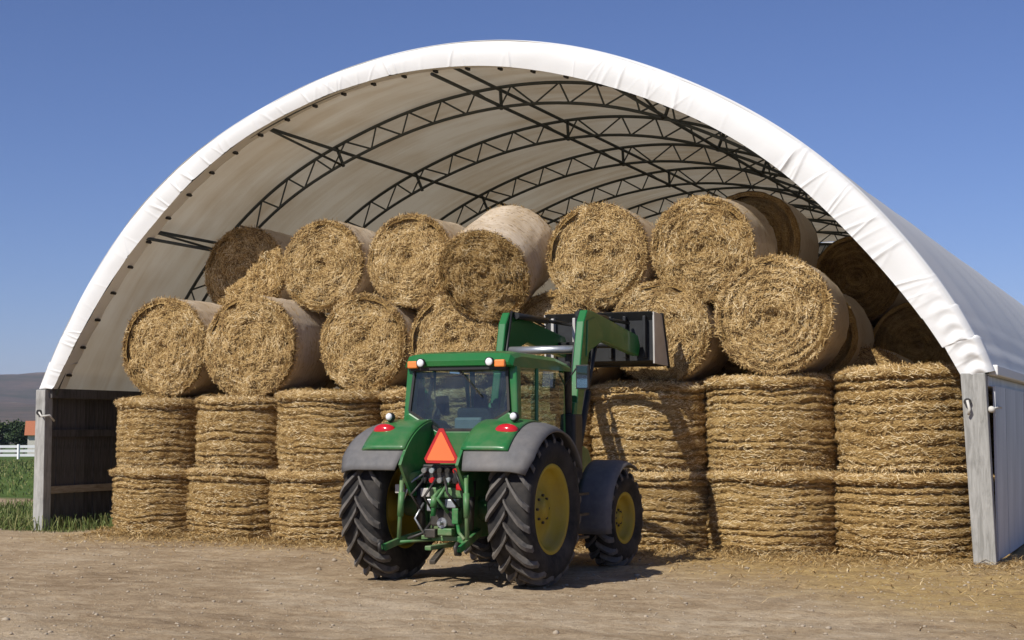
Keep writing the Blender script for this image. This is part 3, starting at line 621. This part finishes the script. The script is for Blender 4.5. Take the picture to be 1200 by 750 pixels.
# fenders
def fender(s):
    def sheet(x0, x1, rad, f0, f1, lip, n=26, mx=9, cornerr=0):
        b = MB(); vs = []; fs = []
        for i in range(n+1):
            ph = math.radians(f0+(f1-f0)*i/n)
            for j in range(mx+1):
                u = j/mx; x = x0+(x1-x0)*u; r = rad-lip*max(0,(u-.7)/.3)**2
                if cornerr and i < 3: x = x0+(x1-x0)*(u*(1-cornerr*(3-i)/3*.5)+cornerr*.22*(3-i)/3)
                vs.append((s*x, -r*math.cos(ph), .86+r*math.sin(ph)))
        for i in range(n):
            for j in range(mx): fs.append((i*(mx+1)+j, i*(mx+1)+j+1, (i+1)*(mx+1)+j+1, (i+1)*(mx+1)+j))
        return b.add(vs, fs, True)
    f = sheet(.36, .92, 1.005, 42, 128, .02).build('rear_fender', G, tr, solid=.03)
    sheet(.38, 1.21, .968, 27, 150, .09, cornerr=.25).build('fender_extension', FP, f, solid=.025)
    inner = [(-math.cos(math.radians(a))*1.0, .86+math.sin(math.radians(a))*1.0) for a in range(30, 150, 6)]+[(.8,1.0),(-.6,1.0)]
    MB().prism(inner, s*.34, s*.375).build('inner_panel', G, f)
    tl = MB().ell((s*.78,-.455,1.745), (.145,.075,.08)).build('tail_light', M['red_lens'], f)
    MB().ell((s*.78,-.43,1.735), (.155,.06,.085)).build('lamp_base', BP, tl)
    wl = MB().tube([(s*.80,-.30,1.72),(s*.80,-.28,1.86)], .014, 6).ell((s*.80,-.28,1.90), (.055,.06,.058)).build('work_light', BP, f)
    MB().ell((s*.80,-.318,1.905), (.042,.032,.044)).build('lens', M['white_lens'], wl)
fender(-1); fender(1)
for s in (-1, 1):      # front mudguards
    b = MB(); vs = []; fs = []; n = 18
    for i in range(n+1):
        ph = math.radians(-14+(118+14)*i/n); r = .73
        for j in range(7):
            x = .66+.47*j/6; rr = r-.05*max(0,(j-4)/2)**2
            vs.append((s*x, 2.62-rr*math.cos(ph), .62+rr*math.sin(ph)))
    for i in range(n):
        for j in range(6): fs.append((i*7+j, i*7+j+1, (i+1)*7+j+1, (i+1)*7+j))
    b.add(vs, fs, True).build('front_mudguard', FP, tr, solid=.022)
# cab
cabz = 2.48
roof = [( -.16,2.50),(-.17,2.56),(-.10,2.645),(.10,2.675),(1.2,2.66),(1.62,2.60),(1.74,2.52),(1.72,2.48),(-.12,2.48)]
b = MB(); sec = []
for x in (-.70,-.66,-.56,-.3,0,.3,.56,.66,.70):
    dz = {.70:-.07,.66:-.025,.56:-.006}.get(abs(x), 0.0); sh = {.70:.06,.66:.02}.get(abs(x), 0)
    sec.append([(x, y*(1-sh)+.75*sh, z+(dz if z > 2.55 else 0)) for y, z in roof])
k = len(roof); vs = [p for q in sec for p in q]; fs = []
for i in range(len(sec)-1):
    for j in range(k): fs.append((i*k+j, i*k+(j+1)%k, (i+1)*k+(j+1)%k, (i+1)*k+j))
fs += [tuple(range(k))[::-1], tuple((len(sec)-1)*k+j for j in range(k))]
cr = b.add(vs, fs).build('cab_roof', G, tr, .012)
MB().box((-.62,-.135,2.445),(.62,-.02,2.497)).build('rear_visor', BP, cr, .01)
for s in (-1, 1):
    MB().box((s*.565-.065,-.195,2.475),(s*.565+.065,-.13,2.56)).build('turn_signal', M['amber_lens'], cr, .015)
    lb = MB().tube([(s*.445,-.13,2.545),(s*.445,-.21,2.535)], [.04,.056], 14).build('roof_work_light', BP, cr)
    MB().ell((s*.445,-.212,2.535), (.046,.018,.046)).build('lens', M['white_lens'], lb)
# pillars: one mesh per pillar
def pillar(name, pts, wx, wy): return MB().bar(pts[0], pts[1], wx, wy, (0,1,0)).build(name, G, tr, .02)
for s in (-1, 1):
    pillar('rear_pillar', ((s*.66,.03,2.49), (s*.705,-.02,1.60)), .105, .13)
    pillar('front_pillar', ((s*.62,1.55,2.49), (s*.60,1.68,1.15)), .06, .07)
    pillar('door_pillar', ((s*.685,.62,2.49), (s*.70,.58,1.55)), .045, .05)
    gl_ = MB().add([(s*.69,.09,2.46),(s*.66,1.53,2.46),(s*.62,1.62,1.30),(s*.715,.06,1.62)], [(0,1,2,3)]).build('side_window', M['glass'], tr)
    MB().bar((s*.715,.02,1.62), (s*.63,1.65,1.24), .04, .06).build('window_sill', BP, gl_, .01)
# rear window: six-sided pane with black gasket; green corner plates fill below its slanted lower edges
hexo = [(-.60,2.47),(.60,2.47),(.645,1.97),(.27,1.755),(-.27,1.755),(-.645,1.97)]
rwn = MB().add([(x,-.045-.06*(2.47-z)/.7,z) for x, z in hexo], [tuple(range(6))]).build('rear_window', M['glass'], tr)
gk = MB()
for i in range(6):
    (x0,z0),(x1,z1) = hexo[i], hexo[(i+1)%6]; gk.bar((x0,-.05-.06*(2.47-z0)/.7,z0), (x1,-.05-.06*(2.47-z1)/.7,z1), .03, .028, (0,1,0))
gk.build('gasket', BP, rwn)
MB().bar((.05,-.085,2.40), (.30,-.10,2.13), .012, .012).bar((-.02,-.08,2.46), (.05,-.09,2.40), .02, .02).build('wiper', BP, rwn)
MB().prism([(-.70,1.93),(-.645,1.96),(-.27,1.745),(.27,1.745),(.645,1.96),(.70,1.93),(.72,1.55),(.40,1.42),(.36,1.30),(-.36,1.30),(-.40,1.42),(-.72,1.55)], -.12, -.03, 'y').build('rear_panel', G, tr, .02)
MB().add([(-.60,1.60,2.46),(.60,1.60,2.46),(.57,1.72,1.30),(-.57,1.72,1.30)], [(0,1,2,3)]).build('windscreen', M['glass'], tr)
MB().box((-.70,.0,1.02),(.70,1.6,1.25)).build('cab_floor', DM, tr, .03)
for s in (-1, 1): MB().prism([(.05,1.6),(.05,1.22),(1.62,1.22),(1.62,1.24)], s*.60, s*.64).build('door_lower', G, tr)
st = MB().box((-.24,.35,1.25),(.24,.85,1.60)).build('seat', M['seat_fabric'], tr, .05, 3)
MB().box((-.23,.30,1.58),(.23,.42,2.02)).build('backrest', M['seat_fabric'], st, .05, 3)
ds = MB().prism([(1.18,1.25),(1.15,1.72),(1.30,1.86),(1.52,1.84),(1.60,1.25)], -.26, .26).build('dashboard', M['dash'], tr, .03)
sw = MB(); sw.tube([(.19*math.cos(t), 1.06+.10*math.sin(t), 1.83+.16*math.sin(t)) for t in np.linspace(0, 6.283, 25)], .014, 6); sw.tube([(0,1.06,1.83),(0,1.25,1.65)], .02, 6); sw.build('steering_wheel', BP, ds)
MB().box((.32,.35,1.25),(.58,1.05,1.74)).build('side_console', M['dash'], tr, .04)
MB().box((-.12,.02,1.66),(.24,.10,1.90)).build('rear_control_panel', M['dash'], tr, .03)
MB().box((-.46,1.25,1.95),(-.30,1.35,2.20)).build('monitor', BP, tr, .02)
# bonnet, grille, tank, exhaust
MB().prism([(1.66,1.10),(1.66,1.72),(2.6,1.66),(3.25,1.50),(3.40,1.30),(3.38,.95),(1.7,.95)], -.33, .33).build('bonnet', G, tr, .06, 3)
MB().box((-.28,3.37,.92),(.28,3.43,1.38)).build('grille', BP, tr, .02)
MB().box((-.32,3.2,.55),(.32,3.62,.90)).build('front_weight', DM, tr, .04)
for s in (-1, 1):
    MB().box((s*.61-.18,.95,.55),(s*.61+.18,1.72,1.12)).build('fuel_tank' if s < 0 else 'battery_box', BP, tr, .06, 3)
    stp = MB()
    for z in (.42,.70,.95): stp.box((s*.86-.10,1.28,z),(s*.86+.10,1.62,z+.03))
    stp.bar((s*.78,1.30,.40),(s*.70,1.30,1.12),.02,.05).bar((s*.78,1.60,.40),(s*.70,1.60,1.12),.02,.05); stp.build('cab_steps', DM, tr)
MB().box((.46,1.70,1.12),(.74,1.98,1.95)).build('side_guard', DM, tr, .03)
MB().box((.40,1.66,1.95),(.56,1.92,2.40)).build('air_cleaner', BP, tr, .05, 3)
MB().tube([(.60,1.80,1.3),(.60,1.80,2.45),(.61,1.74,2.60)], [.06,.055,.045], 12).build('exhaust', DM, tr)
for s in (-1, 1):
    ma = MB().tube([(s*.64,1.58,2.30),(s*.80,1.60,2.52),(s*.90,1.60,2.50)], .012, 6).box((s*.885-.085,1.585,2.26),(s*.885+.085,1.635,2.56)).build('mirror', BP, tr, .02)
    MB().box((s*.885-.07,1.578,2.275),(s*.885+.07,1.584,2.545)).build('mirror_glass', M['mirror_glass'], ma)
# slow-vehicle triangle
def tri(cx, cz, a, b, cut):
    h = a; pts = [(0,h*.62),(h*.55,-h*.38),(-h*.55,-h*.38)]; out = []
    for i in range(3):
        p = Vector(pts[i]); q = Vector(pts[i-1]); r = Vector(pts[(i+1)%3]); out += [p+(q-p).normalized()*cut, p+(r-p).normalized()*cut]
    return [(cx+p.x, cz+p.y) for p in out]
sm_ = MB().prism(tri(.04,1.545,.44,0,.055), -.62, -.605, 'y').build('warning_triangle', M['smv_red'], tr)
MB().prism(tri(.04,1.535,.335,0,.02), -.626, -.621, 'y').build('orange_centre', M['smv_orange'], sm_)
MB().bar((.04,-.60,1.45),(.04,-.10,1.42),.05,.03).build('bracket', DM, sm_)
# rear linkage
for s in (-1, 1):
    MB().bar((s*.22,-.20,1.28),(s*.40,-.72,1.20),.07,.10).build('lift_arm', GF, tr, .015)
    lr = MB().tube([(s*.405,-.72,1.22),(s*.43,-.74,.52)], .026, 8).tube([(s*.407,-.72,1.05),(s*.42,-.73,.78)], .038, 8).build('lift_rod', GF, tr)
    ll = MB().bar((s*.28,-.10,.58),(s*.43,-.74,.50),.045,.09).bar((s*.43,-.74,.50),(s*.47,-1.04,.44),.04,.08).build('lower_link', GF, tr, .01)
    MB().tube([(s*.47,-1.00,.40),(s*.47,-1.10,.41),(s*.47,-1.12,.48),(s*.47,-1.07,.52)], .024, 8).build('hook', DM, ll)
    MB().tube([(s*.10,-.36,.50),(s*.43,-.76,.49)], .018, 6).build('stabiliser', GF, tr)
    MB().tube([(s*.30,-.42,.62),(s*.34,-.44,1.18)], .05, 10).build('lift_cylinder', DM, tr)
    MB().prism([(-.40,.62),(-.40,1.02),(-.28,1.18),(-.20,1.18),(-.20,.62)], s*.27, s*.31).build('side_casting', GF, tr, .02)
MB().tube([(-.02,-.38,1.14),(-.05,-.60,1.00),(-.06,-.62,.78)], .028, 8).tube([(-.05,-.60,1.00),(-.06,-.61,.88)], .042, 8).build('top_link', GF, tr)
MB().box((-.24,-.46,.98),(.24,-.34,1.10)).build('lift_cover', GF, tr, .02)
vb = MB().box((-.26,-.50,1.14),(.24,-.36,1.36)).build('valve_block', DM, tr, .015)
for i in range(5):
    for j in range(2): MB().tube([(-.21+.10*i,-.50,1.19+.11*j),(-.21+.10*i,-.57,1.18+.11*j)], .030, 8).build('coupler', [BP, M['red_lens'], M['steel'], M['dash'], BP][(i+2*j) % 5], vb)
hz = [((-.2,-.55,1.2),(-.32,-.66,1.02),(-.25,-.5,.8)), ((.05,-.56,1.22),(.16,-.70,1.05),(.22,-.5,.85)), ((.18,-.56,1.3),(.30,-.66,1.15),(.28,-.42,.95)), ((-.05,-.56,1.2),(-.14,-.68,1.0),(-.10,-.45,.75))]
for p in hz: MB().tube(p, .016, 6).build('hose', BP, tr)
MB().tube([(0,-.40,.70),(0,-.52,.70)], .06, 12).tube([(0,-.52,.70),(0,-.60,.70)], .022, 8).build('power_take_off', M['steel'], tr)
MB().box((-.16,-.50,.66),(.16,-.40,.86)).build('take_off_guard', DM, tr, .02)
MB().bar((0,.1,.44),(0,-.86,.44),.08,.05).bar((-.30,-.42,.52),(.30,-.42,.52),.06,.06).build('drawbar', GF, tr, .01)
MB().bar((.02,-.55,.40),(.14,-1.02,.30),.07,.05).build('drawbar_tongue', DM, tr, .01)
MB().box((-.56,-.60,1.03),(-.44,-.585,1.13)).build('number_plate', M['worn_steel'], tr, .004)
for i, p in enumerate([((-.24,-.50,.92),(-.30,-.60,.75),(-.20,-.55,.56)), ((.26,-.48,1.05),(.34,-.62,.92),(.36,-.60,.70)), ((.10,-.55,1.15),(.02,-.66,.98),(.10,-.56,.82)), ((-.40,-.70,.95),(-.36,-.62,1.15),(-.22,-.52,1.26)), ((-.16,-.46,.70),(-.22,-.56,.58),(-.36,-.66,.52)), ((.16,-.46,.74),(.26,-.6,.60),(.38,-.70,.53))]):
    MB().tube(p, .014+.004*(i % 3), 6).build('hose' if i % 2 else 'chain', [M['steel'], BP, GF][i % 3], tr)
for x, z, w_, h_, mt in ((-.13,.90,.05,.07,'steel'),(.12,.92,.07,.05,'galv'),(-.20,1.04,.06,.05,'worn_steel'),(.18,.78,.04,.09,'green_frame'),(.05,.60,.09,.04,'green_frame'),(-.14,.58,.07,.05,'dark_metal'),(.24,1.12,.05,.05,'red_lens')):
    MB().box((x-w_,-.55,z-h_),(x+w_,-.44,z+h_)).build('fitting', M[mt], tr, .012)
# loader
LX = .56
for s in (-1, 1):
    x = s*LX
    MB().prism([(1.72,.55),(1.78,1.35),(2.02,2.10),(2.24,2.12),(2.26,1.40),(2.24,.85),(2.10,.55)], x-.05, x+.05).build('loader_mast', GF, tr, .015)
    ar = MB().prism([(2.04,1.92),(2.24,1.90),(2.56,2.86),(2.70,2.98),(4.46,2.80),(4.54,2.96),(4.43,3.10),(2.66,3.32),(2.46,3.32),(2.34,3.16)], x-.055, x+.055).build('loader_arm', G, tr, .015)
    MB().prism([(2.40,2.70),(2.56,2.80),(3.10,2.97),(2.70,3.24),(2.44,3.18)], x-.068, x+.068).build('gusset', G, ar, .008)
    MB().tube([(x,2.15,1.25),(x,2.6,2.25)], .05, 10).tube([(x,2.6,2.25),(x,2.95,2.98)], .028, 8).build('lift_ram', DM, tr)
    MB().tube([(x*.8,2.55,3.28),(x*.8,3.6,3.28)], .045, 10).tube([(x*.8,3.6,3.28),(x*.8,4.50,3.28)], .026, 8).build('tilt_ram', DM, tr)
    MB().tube([(x*.9,2.1,2.0),(x*.86,2.3,2.75),(x*.88,2.5,3.33),(x*.88,3.0,3.3),(x*.85,3.6,3.2)], .018, 6).build('hose', BP, tr)
    MB().tube([(x*1.15,1.9,1.6),(x*1.3,1.75,1.1),(x*1.2,1.85,.75)], .02, 6).build('hose', BP, tr)
MB().tube([(-LX,2.38,2.80),(LX,2.38,2.80)], .055, 12).build('cross_tube', M['steel'], tr)
MB().tube([(-LX,4.2,2.96),(LX,4.2,2.96)], .05, 12).build('cross_tube', DM, tr)
bx = -.04; bw = .83
bk_ = MB().prism([(4.10,2.72),(4.10,3.30),(4.02,3.42),(4.05,3.43),(4.14,3.32),(4.14,2.76),(4.62,2.70),(4.62,2.67),(4.16,2.70)], bx-bw, bx+bw).build('bucket', DM, tr, .006, m=Matrix.Translation((0,.5,.02)))
for s in (-1, 1):
    MB().prism([(4.08,2.68),(4.06,3.42),(4.40,3.40),(4.70,2.98),(4.70,2.66)], bx+s*bw-.012+s*.014, bx+s*bw+.012+s*.014).build('side_plate', M['worn_steel'], bk_)
    MB().bar((bx+s*bw+s*.02,4.71,2.64),(bx+s*bw+s*.02,4.42,3.42),.05,.03).build('side_edge', DM, bk_)
MB().bar((bx-bw-.03,4.70,2.675),(bx+bw+.03,4.70,2.675),.06,.03).build('cutting_edge', DM, bk_)
for x in (-.7,-.36,-.18,.2,.42,.72): MB().box((bx+x-.022,4.0,2.76),(bx+x+.022,4.098,3.36)).build('carriage_rib', DM if x not in (-.7,-.36) else M['worn_steel'], bk_, .006)

# ------------------------------------------------------------------ litter and growth on the ground
n = 17000; x = U(-6.6, 9.6, n); yf = np.interp(x, [-6.5,-5,-2,0,1.5,3,5,8,9.6], [-.1,-.42,-.62,-.35,-.1,.1,.32,.4,.6])
dst = np.abs(RNG.normal(0, .42, n))*np.where(RNG.random(n) < .3, 3.2, 1)*np.interp(x, [-6,3,6,9], [.6,1,1.7,2.2]); y = yf+.10-dst
P = np.stack([x, y, ground_h(x, y)+U(.004,.03,n)+.09*np.exp(-(dst/.16)**2)*U(0,1,n)], -1); a = U(0, 6.283, n); D = np.stack([np.cos(a), np.sin(a), RNG.normal(0,.15,n)], -1)
V, F = strands(P, D, np.tile([0,0,1.], (n,1)), U(.06,.26,n), U(.005,.011,n), RNG.normal(.2,.3,n))
o = obj('scattered_straw', np_mesh('scattered_straw', V, F, M['ground_straw'])); tag(o, 'loose straw scattered on the dirt along the foot of the bales', 'straw'); o['kind'] = 'stuff'
# pebbles
ico = bmesh.new(); bmesh.ops.create_icosphere(ico, subdivisions=1, radius=1); iv = np.array([v.co[:] for v in ico.verts]); ifc = np.array([[v.index for v in f.verts] for f in ico.faces]); ico.free()
n = 8000; x = U(-9, 12, n); y = U(-11.5, .2, n); sz = np.clip(RNG.lognormal(-4.95, .55, n), .004, .04)
jit = 1+RNG.uniform(-.3,.3,(n,len(iv),3)); V = (iv[None]*jit*sz[:,None,None]*np.array([1,1,.6])+np.stack([x, y, ground_h(x,y)+sz*.2], -1)[:,None]).reshape(-1,3)
F = (ifc[None]+(np.arange(n)*len(iv))[:,None,None]).reshape(-1,3)
o = obj('pebbles', np_mesh('pebbles', V, F, M['stone'])); tag(o, 'small pale pebbles strewn over the dirt yard', 'pebbles'); o['kind'] = 'stuff'
# grass by the left post and out over the field
def grass(n, fx, fy, hmin, hmax, wd, name, label):
    x, y = fx(n), fy(n); h = U(hmin, hmax, len(x)); a = U(0, 6.283, len(x)); k = RNG.normal(0, .35, len(x))
    D = np.stack([np.cos(a)*k, np.sin(a)*k, np.ones(len(x))], -1); P = np.stack([x, y, ground_h(x, y)+h*.45], -1)
    N = np.stack([-np.sin(a), np.cos(a), a*0], -1)
    V, F = strands(P, D, N, h, np.full(len(x), wd)*U(.6,1.4,len(x)), RNG.normal(0,.8,len(x)))
    o = obj(name, np_mesh(name, V, F, M['grass_blade'])); tag(o, label, 'grass'); o['kind'] = 'stuff'
grass(9000, lambda n: U(-13,-7.0,n), lambda n: U(-.35,5.0,n), .06, .30, .012, 'grass_tufts', 'rough green grass growing round the left wooden post')
grass(26000, lambda n: U(-62,-12,n), lambda n: U(9.6,60,n), .06, .16, .03, 'field_grass', 'green meadow grass beyond the farm track')

# ------------------------------------------------------------------ far left: fence, trees, house, hills
fx, fy = -70.5, 68.0; dv = Vector((.80,.60,0)).normalized()
fn = empty('rail_fence', (fx, fy, gz(fx, fy))); tag(fn, 'low white rail fence at the far edge of the green field', 'fence')
for k in range(-8, 9):
    p = dv*k*2.2; zz = gz(fx+p.x, fy+p.y)-gz(fx, fy); MB().box((p.x-.07,p.y-.07,zz-.1),(p.x+.07,p.y+.07,zz+1.12)).build('fence_post', M['fence_white'], fn)
    if k < 8:
        q = dv*(k+1)*2.2; zq = gz(fx+q.x, fy+q.y)-gz(fx, fy)
        for h in (.30, .62, .95): MB().bar((p.x,p.y,zz+h),(q.x,q.y,zq+h),.05,.20).build('rail', M['fence_white'], fn)
def crown_mesh(seed, n=2600):
    r = np.random.default_rng(seed); cl = r.normal(0, 1, (16,3)); cl /= np.linalg.norm(cl, axis=1)[:,None]; cl *= r.uniform(.35,.85,(16,1)); cl[:,2] = cl[:,2]*.9
    c = cl[r.integers(0,16,n)]+r.normal(0,.17,(n,3)); c = c*np.array([2.6,2.6,2.9])+[0,0,4.6]
    D = r.normal(0,1,(n,3)); N = r.normal(0,1,(n,3)); V, F = strands(c, D, N, r.uniform(.3,.6,n), r.uniform(.18,.35,n), r.normal(0,.2,n))
    return np_mesh('crown', V, F, M['leaf'])
crowns = [crown_mesh(60+k) for k in range(3)]
tb = MB().tube([(0,0,-1),(0,0,2.2),(.1,0,4.2)], [.24,.17,.06], 8)
for a in (0,1.6,3.1,4.6): tb.tube([(0,0,2.0),(1.0*math.cos(a),1.0*math.sin(a),3.6),(1.6*math.cos(a),1.6*math.sin(a),5.0)], [.10,.06,.02], 6)
trunk = tb.mesh('trunk', M['bark'])
view = Vector((-.672,.741,0)); sidev = Vector((.741,.672,0)); cpos = Vector((10.478,-20.769,0))
for k in range(24):
    d = 250+random.uniform(-30,90); p = cpos+view*d+sidev*(-26+2.2*k+random.uniform(-1,1)); sc = random.uniform(.62,.95)
    t = empty('field_tree', (p.x, p.y, gz(p.x,p.y)), random.uniform(0,6)); t.scale = (sc*1.1, sc*1.1, sc)
    tag(t, 'dark green tree in the belt behind the white rail fence', 'tree', 'trees behind the white fence')
    obj('trunk', trunk, t); obj('crown', crowns[k % 3], t)
hp = cpos+view*205+sidev*4.6
hs = empty('farmhouse', (hp.x, hp.y, gz(hp.x,hp.y)), .7); tag(hs, 'small pale house with orange tiled roof among the far trees', 'house')
MB().box((-4,-3,0),(4,3,2.5)).build('wall', M['house_wall'], hs)
MB().prism([(-3.4,2.45),(0,4.3),(3.4,2.45)], -4.4, 4.4).build('roof', M['roof_tile'], hs)
for x in (-2.4,0,2.4): MB().box((x-.5,-3.04,1.0),(x+.5,-2.99,2.0)).build('window', BP, hs)
# hills all round the horizon behind
na_, nr2 = 260, 14; V = []; az = np.linspace(-math.pi*.62, math.pi*.62, na_)
for j in range(nr2):
    u = j/(nr2-1); R_ = 1100+2900*u
    prof = math.sin(min(1,u*1.05)*math.pi/2)**1.3
    hgt = prof*(112+38*fbm(np.c_[az*7+2, np.full(na_, u*2), az*0], 3, 5)) -12 + 6*fbm(np.c_[az*60, np.full(na_, u*12), az*0], 3, 8)*u
    V.append(np.c_[cpos.x-np.sin(az)*R_, cpos.y+np.cos(az)*R_, hgt])
I = (np.arange(nr2-1)[:,None]*na_+np.arange(na_-1)[None]).ravel()
o = obj('hills', np_mesh('hills', np.concatenate(V), np.c_[I, I+1, I+1+na_, I+na_], M['hill'], True)); o['kind'] = 'structure'

# ------------------------------------------------------------------ haze over the far country
hb = MB().box((-6400,-6800,-14),(6400,6800,170)); m = bpy.data.materials.new('haze'); m.use_nodes = True; t = m.node_tree
t.nodes.remove(t.nodes['Principled BSDF']); v = t.nodes.new('ShaderNodeVolumePrincipled'); v.inputs['Color'].default_value = (.66,.74,.95,1); v.inputs['Density'].default_value = .00009
t.links.new(v.outputs[0], t.nodes['Material Output'].inputs['Volume'])
o = hb.build('haze', m); tag(o, 'pale blue haze lying over the distant hills', 'haze'); o['kind'] = 'stuff'
